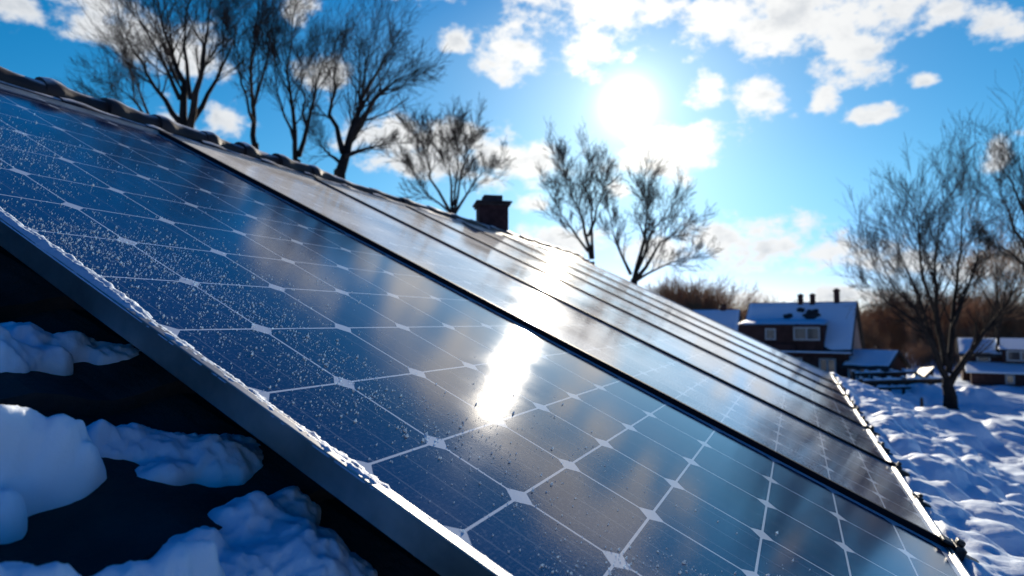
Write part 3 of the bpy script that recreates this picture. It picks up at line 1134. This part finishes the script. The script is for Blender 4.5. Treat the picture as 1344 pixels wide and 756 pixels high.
tree('bare_tree', 'round crowned bare tree in front of the white cloud, left of the brick chimney',
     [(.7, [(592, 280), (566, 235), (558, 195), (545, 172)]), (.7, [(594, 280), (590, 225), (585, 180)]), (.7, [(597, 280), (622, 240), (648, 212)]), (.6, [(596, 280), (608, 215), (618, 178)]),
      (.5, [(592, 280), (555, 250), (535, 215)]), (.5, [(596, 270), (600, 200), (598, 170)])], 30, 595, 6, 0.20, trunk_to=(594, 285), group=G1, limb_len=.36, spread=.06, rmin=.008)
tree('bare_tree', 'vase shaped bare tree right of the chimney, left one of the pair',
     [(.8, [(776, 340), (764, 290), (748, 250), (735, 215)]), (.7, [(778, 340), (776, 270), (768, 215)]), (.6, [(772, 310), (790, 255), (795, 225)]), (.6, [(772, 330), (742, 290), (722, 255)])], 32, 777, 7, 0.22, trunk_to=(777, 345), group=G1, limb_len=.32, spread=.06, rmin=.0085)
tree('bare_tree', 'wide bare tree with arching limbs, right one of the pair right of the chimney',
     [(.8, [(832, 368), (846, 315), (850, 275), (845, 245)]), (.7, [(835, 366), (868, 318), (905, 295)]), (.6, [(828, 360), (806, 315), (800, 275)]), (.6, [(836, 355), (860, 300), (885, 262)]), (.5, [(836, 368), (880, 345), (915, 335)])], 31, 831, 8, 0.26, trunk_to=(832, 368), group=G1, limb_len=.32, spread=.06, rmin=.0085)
G2 = 'bare trees in the snowy field at the right'
tree('bare_tree', 'big dark bare tree standing in the snowy field in front of the brown wood',
     [(.75, [(1243, 497), (1222, 450), (1200, 405), (1165, 370), (1135, 335)]), (.75, [(1242, 480), (1230, 420), (1226, 360), (1232, 300), (1240, 240)]),
      (.7, [(1245, 490), (1252, 420), (1258, 350), (1262, 290), (1272, 240)]), (.85, [(1246, 505), (1272, 465), (1300, 425), (1330, 385), (1350, 350)]),
      (.5, [(1228, 455), (1205, 390), (1185, 340), (1170, 290)]), (.5, [(1232, 440), (1210, 360), (1205, 300), (1200, 260)]), (.4, [(1215, 430), (1170, 400), (1130, 375)]), (.45, [(1250, 430), (1275, 370), (1290, 310)])],
     33, 1245, 9, 0.36, trunk_to=(1244, 500), group=G2, limb_len=.30, spread=.07)
tree('bare_tree', 'tall bare tree cut off by the right edge of the picture',
     [(.9, [(1362, 440), (1352, 370), (1346, 290), (1338, 200)]), (.6, [(1352, 340), (1325, 280), (1306, 235)]), (.6, [(1354, 360), (1325, 330), (1300, 315)]), (.6, [(1355, 360), (1380, 280), (1390, 220)]), (.5, [(1350, 300), (1330, 240), (1318, 205)])],
     38, 1364, 10, 0.34, trunk_to=(1362, 440), group=G2, limb_len=.33, spread=.06)
tree('bare_tree', 'small bare tree between the big dark one and the right edge',
     [(.8, [(1310, 460), (1312, 410), (1308, 360), (1300, 320)]), (.6, [(1311, 430), (1330, 380), (1340, 345)]), (.6, [(1311, 420), (1290, 380), (1278, 345)])], 45, 1310, 11, 0.22, trunk_to=(1310, 455), group=G2, limb_len=.36, spread=.05, mats=('bark', 'twig_brown'))

# the wood behind the houses and the scrub beyond the ridge: one mass of bare stems and twigs


def bush(seed, levels=2):
    rnd = random.Random(seed)
    br = Branches()
    for k in range(5):
        a = rnd.uniform(0, 6.28)
        d = unit(np.array([math.cos(a) * .35, math.sin(a) * .35, 1]))
        grow(br, rnd, np.array([rnd.gauss(0, .06), rnd.gauss(0, .06), 0]), d, rnd.uniform(.55, .85), 0.012, 3, 9, 0.0019, (0, 1.8, 1.7, 1.5), 0.05)
    return tubes(br.seg[1], 3)


BUSH = [bush(100 + k) for k in range(4)]


def wood(name, label, spots, m, seed):
    rnd = random.Random(seed)
    Vs, Fs, off = [], [], 0
    for (x, top, Y) in spots:
        Vb, Fb = BUSH[rnd.randrange(4)]
        foot = at(x, 423, Y)
        foot[2] = GROUND
        h = at(x, top, Y)[2] - GROUND
        mxz = Vb[:, 2].max()
        a = rnd.uniform(0, 6.28)
        sc_ = h / mxz
        wx = sc_ * rnd.uniform(.8, 1.2)
        Q = np.stack([(Vb[:, 0] * math.cos(a) - Vb[:, 1] * math.sin(a)) * wx + foot[0], (Vb[:, 0] * math.sin(a) + Vb[:, 1] * math.cos(a)) * wx + foot[1], Vb[:, 2] * sc_ + foot[2]], 1)
        Vs.append(Q)
        Fs.append(Fb + off)
        off += len(Q)
    o = np_mesh(name, np.concatenate(Vs), np.concatenate(Fs), m, smooth=False)
    tag(o, label, 'wood', kind='stuff')


rw = random.Random(5)
sp1 = []
for k in range(95):
    x = rw.uniform(1118, 1480)
    top = 392 - 25 * vnoise(x * .018, 0.3, 3) + rw.uniform(-12, 30) + (18 if x < 1150 else 0)
    sp1.append((x, top, rw.uniform(62, 95)))
for k in range(40):
    x = rw.uniform(1170, 1480)
    sp1.append((x, rw.uniform(425, 455), rw.uniform(56, 66)))
wood('woodland', 'brown bare wood behind the big dark tree and the houses at the right', sp1, M['twig_brown'], 1)
sp2 = []
for k in range(20):
    x = rw.uniform(862, 968)
    top = 345 + abs(x - 912) * 0.55 + rw.uniform(-8, 35)
    sp2.append((x, top, rw.uniform(66, 85)))
for k in range(10):
    sp2.append((rw.uniform(972, 1030), rw.uniform(384, 398), rw.uniform(90, 110)))
for k in range(12):
    sp2.append((rw.uniform(1090, 1135), rw.uniform(400, 430), rw.uniform(90, 110)))
wood('scrub', 'dark bare scrub between the end of the panels and the snowy house roof', sp2, M['twig_brown'], 2)

# ================================================================== HOUSES


def window(par, cx, zc, w, h, y, n=2, bar=0.07):
    """white frame with mullions standing proud of a wall facing -y, and its panes"""
    mb = MB()
    x0, x1, z0, z1 = cx - w / 2, cx + w / 2, zc - h / 2, zc + h / 2
    yf, yb = y - 0.06, y + 0.02
    mb.box(x0, x1, yf, yb, z0, z0 + bar)
    mb.box(x0, x1, yf, yb, z1 - bar, z1)
    for k in range(n + 1):
        xx = x0 + (w - bar) * k / n
        mb.box(xx, xx + bar, yf - (0.002 if 0 < k < n else 0), yb, z0 + bar, z1 - bar)
    f = mb.build('window', M['white_paint'], par)
    mp = MB()
    mp.box(x0 + bar * .5, x1 - bar * .5, y - 0.02, y + 0.012, z0 + bar * .5, z1 - bar * .5)
    mp.build('pane', M['pane'], f)
    return f


def gable(par, L, Dp, eave, ridge, snow_front=True, over=0.3, mw='brick_dark', hole=None):
    """walls with gable ends and a pitched roof under snow; ridge along x"""
    mb = MB()
    mb.prism([(-Dp / 2, 0), (Dp / 2, 0), (Dp / 2, eave), (0, ridge - 0.12), (-Dp / 2, eave)], -L / 2, L / 2)
    mb.build('wall', M[mw], par)
    sl = (ridge - eave) / (Dp / 2)
    ye, ze = Dp / 2 + over, eave - over * sl
    mb = MB()
    t = 0.16
    mb.prism([(-ye, ze), (0, ridge), (ye, ze), (ye, ze + t), (0, ridge + t), (-ye, ze + t)], -L / 2 - 0.25, L / 2 + 0.25)
    rf = mb.build('roof', M['tile'], par)
    # snow lying on it, uneven at its lower edge
    for sgn in (-1, 1):
        nx, ny = 60, 24
        X = np.zeros((nx, ny, 3))
        xs_ = np.linspace(-L / 2 - 0.17, L / 2 + 0.17, nx)
        for i, xx in enumerate(xs_):
            low = 0.03 + 0.10 * vnoise(xx * 1.1, 3.1 * sgn, 7)
            for j in range(ny):
                f = low + (0.985 - low) * j / (ny - 1)
                yy = ye * (1 - f)
                e = min(1, min(j, ny - 1 - j, i, nx - 1 - i) / 2.0)
                X[i, j] = (xx, sgn * yy, ze + t + (ridge - ze) * f + 0.01 + e * (0.05 + 0.05 * vnoise(xx * 1.7, yy * 1.7, 9)))
        ms = MB()
        ms.grid(X if sgn < 0 else X[:, ::-1])
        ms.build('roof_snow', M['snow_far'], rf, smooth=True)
    return rf


def stack(par, x, y, z0, w, h, pot=0.0):
    mb = MB()
    mb.box(x - w / 2, x + w / 2, y - w / 2, y + w / 2, z0, z0 + h * .8)
    mb.box(x - w * .62, x + w * .62, y - w * .62, y + w * .62, z0 + h * .8 + .002, z0 + h * .92)
    mb.box(x - w * .3, x + w * .3, y - w * .3, y + w * .3, z0 + h * .92 + .002, z0 + h)
    mb.build('chimney', M['brick_dark'], par)


# main house beyond the end of the panels
Y0 = 50.0
p0 = at(1052, 423, Y0)
mh = empty('brick_house', (p0[0], p0[1], GROUND), rz=R(-35))
tag(mh, 'dark brick house with snowy roof, three ridge chimneys and wide dormer beyond the panels', 'house')
L_, D_, EV, RG = 7.3, 6.8, 2.2, 5.6
rf = gable(mh, L_, D_, EV, RG)
# right gable end in lighter render
mb = MB()
mb.poly([(L_ / 2 + .012, -D_ / 2 + .02, 0), (L_ / 2 + .012, D_ / 2 - .02, 0), (L_ / 2 + .012, D_ / 2 - .02, EV), (L_ / 2 + .012, 0, RG - .15), (L_ / 2 + .012, -D_ / 2 + .02, EV)])
mb.build('gable_wall', M['wall_side'], mh)
mb = MB()
dz0, dz1 = 2.15, 4.0
mb.box(-L_ / 2 - 0.10, L_ / 2 - 1.55, -D_ / 2 - 0.18, -0.6, dz0, dz1)
mb.box(L_ / 2 - 3.4, L_ / 2 - 1.70, -D_ / 2 - 0.26, -D_ / 2 - 0.18, 2.6, 4.05)
dm = mb.build('dormer', M['clad'], mh)
X = np.zeros((40, 14, 3))
for i in range(40):
    for j in range(14):
        xx = -L_ / 2 - 0.2 + (L_ - 1.25) * i / 39
        yy = -D_ / 2 - 0.28 + 2.3 * j / 13
        e = min(1, min(j, i, 39 - i) / 1.5)
        X[i, j] = (xx, yy, dz1 + 0.06 + 0.3 * (j / 13) + e * (.06 + .06 * vnoise(xx * 1.3, yy, 31)))
ms = MB()
ms.grid(X)
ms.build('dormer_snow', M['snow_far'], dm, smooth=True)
window(mh, L_ / 2 - 2.62, 3.38, 1.75, 0.95, -D_ / 2 - 0.27, 2, .10)
window(mh, -L_ / 2 + 2.2, 3.32, 0.75, 0.85, -D_ / 2 - 0.19, 1, .10)
window(mh, -0.1, 1.15, 1.5, 1.0, -D_ / 2, 2, .10)
window(mh, 2.3, 1.15, 1.1, 1.0, -D_ / 2, 2, .10)
mb = MB()
mb.box(-L_ / 2 + 1.6, L_ / 2 + .28, -D_ / 2 - 0.75, -D_ / 2 - 0.02, 1.92, 2.04)
lg = mb.build('porch_roof', M['clad'], mh)
mb = MB()
mb.box(-L_ / 2 + 1.65, L_ / 2 + .24, -D_ / 2 - 0.72, -D_ / 2 - 0.05, 2.042, 2.14)
mb.build('porch_snow', M['snow_far'], lg, bevel=0.03)
mb = MB()
mb.box(-1.9, 0.3, -D_ / 2 - .62, -D_ / 2 - 0.19, 2.15, 2.62)
mb.build('balcony', M['clad'], mh)
stack(mh, 0.0, -0.15, RG - .15, .34, .95)
stack(mh, 0.85, -0.15, RG - .15, .34, .95)
stack(mh, 2.5, 0.0, RG - .1, .36, 1.25)
for (x0, y0, r0, sd_) in ((-0.75, -1.25, .30, 1), (0.95, -1.1, .55, 2), (0.1, -.75, .28, 3)):
    mb = MB()
    pts = []
    for k in range(22):
        a = k / 22 * 2 * math.pi
        rr = r0 * (.65 + .6 * vnoise(k * .7, sd_, 5))
        xx, yy = x0 + rr * math.cos(a) * 1.15, y0 + rr * math.sin(a) * .8
        pts.append((xx, yy, RG + .16 + .125 + yy * (RG - EV) / (D_ / 2)))
    mb.poly(pts)
    mb.build('bare_tile_patch', M['tile'], rf)

# house left of it, half hidden
p0 = at(918, 423, 62)
lh = empty('brick_house', (p0[0], p0[1], GROUND), rz=R(-24))
tag(lh, 'house with blue shaded snowy roof half hidden behind the far end of the panels', 'house')
gable(lh, 7.0, 7.0, 2.6, 5.25)
stack(lh, 2.2, 0, 5.1, .5, .8)
window(lh, 1.2, 1.4, 1.2, 1.0, -3.5, 2, .1)

# little house right of the main one
p0 = at(1148, 423, 45)
sh = empty('small_house', (p0[0], p0[1], GROUND), rz=R(-52))
tag(sh, 'little house with snowy lean roof and white window posts right of the dark brick house', 'house')
gable(sh, 2.6, 3.2, 1.15, 2.15, mw='clad', over=.25)
window(sh, 0.25, 0.62, 1.3, 0.9, -1.6, 2, .10)
window(sh, -0.85, 0.62, 0.6, 0.9, -1.6, 1, .10)

# right-hand house with its low front wing
p0 = at(1345, 423, 46)
rh = empty('brick_house', (p0[0], p0[1], GROUND), rz=R(-33))
tag(rh, 'brown house at the right edge with white three part window and low snowy wing', 'house')
gable(rh, 7.6, 5.0, 1.9, 2.9, mw='clad')
mb = MB()
mb.prism([(-4.35, 0), (-2.52, 0), (-2.52, 1.25), (-4.35, 0.80)], -3.4, 2.8)
wg = mb.build('front_wing', M['brick_dark'], rh)
mb = MB()
mb.prism([(-4.65, 0.78), (-2.55, 1.30), (-2.55, 1.46), (-4.65, .92)], -3.7, 3.0)
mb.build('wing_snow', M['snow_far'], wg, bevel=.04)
mb = MB()
mb.box(-1.55, 2.2, -3.0, -1.2, 1.48, 2.35)
dw = mb.build('dormer', M['clad'], rh)
mb = MB()
mb.prism([(-3.25, 2.36), (-0.8, 2.36), (-0.8, 3.1)], -1.75, 2.4)
mb.build('dormer_snow', M['snow_far'], dw, bevel=.04)
window(rh, -0.2, 1.92, 2.3, .72, -3.01, 3, .10)
window(rh, -2.6, 1.75, .8, .7, -2.5, 1, .09)
window(rh, -1.3, 0.42, .5, .62, -4.36, 1, .09)

# glazed cold frame whose tilted roof throws the sun back
c0 = at(1207, 492, 43.5)
hv = unit(unit(-c0) + SUN)
ex = unit(np.cross(np.array([0, 1.0, 0]), hv))
ey = np.cross(hv, ex)
cf = empty('lean_shed', (c0[0], c0[1], GROUND))
tag(cf, 'small shed with a tilted pale roof sheet gleaming in the sun', 'shed')
mb = MB()
cor = []
for (a, b) in ((-.75, -.85), (.75, -.85), (.75, .95), (-.75, .95)):
    cor.append(np.array([0, 0, c0[2] - GROUND]) + ex * a + ey * b)
lo = [q - hv * 0.05 for q in cor]
mb.poly(cor)
mb.poly(lo[::-1])
for k in range(4):
    j = (k + 1) % 4
    mb.poly([lo[k], lo[j], cor[j], cor[k]])
mb.build('roof_sheet', mat('pale_sheet', (0.62, 0.54, 0.36), 0.62, spec=0.5), cf)
mb = MB()
ins = [c * np.array([.9, .9, 1]) for c in lo]
for k in range(4):
    j = (k + 1) % 4
    a, b = ins[k], ins[j]
    mb.poly([(a[0], a[1], 0), (b[0], b[1], 0), (b[0], b[1], b[2] - .03), (a[0], a[1], a[2] - .03)])
mb.build('wall', M['clad'], cf)

# snow topped fences and hedge between the field and the gardens


def fence(label, xa, xb, Y, hgt, nrail, npost, group):
    a, b = at(xa, 423, Y), at(xb, 423, Y + 1.5)
    a[2] = b[2] = GROUND
    ln = np.linalg.norm(b - a)
    root = empty('garden_fence', a, rz=math.atan2(b[1] - a[1], b[0] - a[0]))
    tag(root, label, 'fence', group)
    for k in range(npost):
        mb = MB()
        x = ln * k / (npost - 1)
        mb.box(x - .06, x + .06, -.06, .06, -.3, hgt + .12)
        mb.box(x - .075, x + .075, -.075, .075, hgt + .122, hgt + .19, 1)
        mb.build('post', [M['wood'], M['snow_far']], root)
    for k in range(nrail):
        z = hgt * (k + 1) / nrail
        mb = MB()
        mb.box(0, ln, -.10, -.062, z - .14, z)
        r_ = mb.build('rail', M['wood'], root)
        n_ = 60
        X = np.zeros((n_, 5, 3))
        for i in range(n_):
            for j in range(5):
                f = abs(j - 2) / 2
                X[i, j] = (ln * i / (n_ - 1), -.081 + (j - 2) * .035, z + .004 + (1 - f * f) * .16 * vnoise(i * .35, k * 3.3, 41))
        ms = MB()
        ms.grid(X)
        ms.build('rail_snow', M['snow_far'], r_, smooth=True)


fence('low snow topped rail fence left of the foot of the big dark tree', 1128, 1236, 37.5, 0.85, 2, 7, None)
fence('farther snow topped fence in front of the little house', 1118, 1200, 41, 1.0, 2, 6, None)
# hedge
hx_ = np.zeros((70, 9, 3))
a, b = at(1120, 423, 40), at(1236, 423, 42)
for i in range(70):
    q = a + (b - a) * i / 69
    for j in range(9):
        t = math.pi * j / 8
        k = .8 + .5 * vnoise(i * .45, j * .8, 61)
        hx_[i, j] = (q[0], q[1] - .55 * math.cos(t) * k, GROUND - .05 + .62 * math.sin(t) * k)
hm = MB()
hm.grid(hx_)
tag(hm.build('hedge', M['hedge'], smooth=False), 'dark low hedge behind the snow topped rail fence', 'hedge')
# lone stake in the snow
c0 = at(1210, 535, 31.5)
gz = float(ground_h(c0[0], c0[1]))
mb = MB()
mb.prism([(-.05, -.3), (.05, -.3), (.05, .62), (.0, .70), (-.05, .62)], -.05, .05)
o = mb.build('stake', M['wood'], loc=(c0[0], c0[1], gz))
tag(o, 'short wooden stake alone in the snow left of the big dark tree', 'stake')
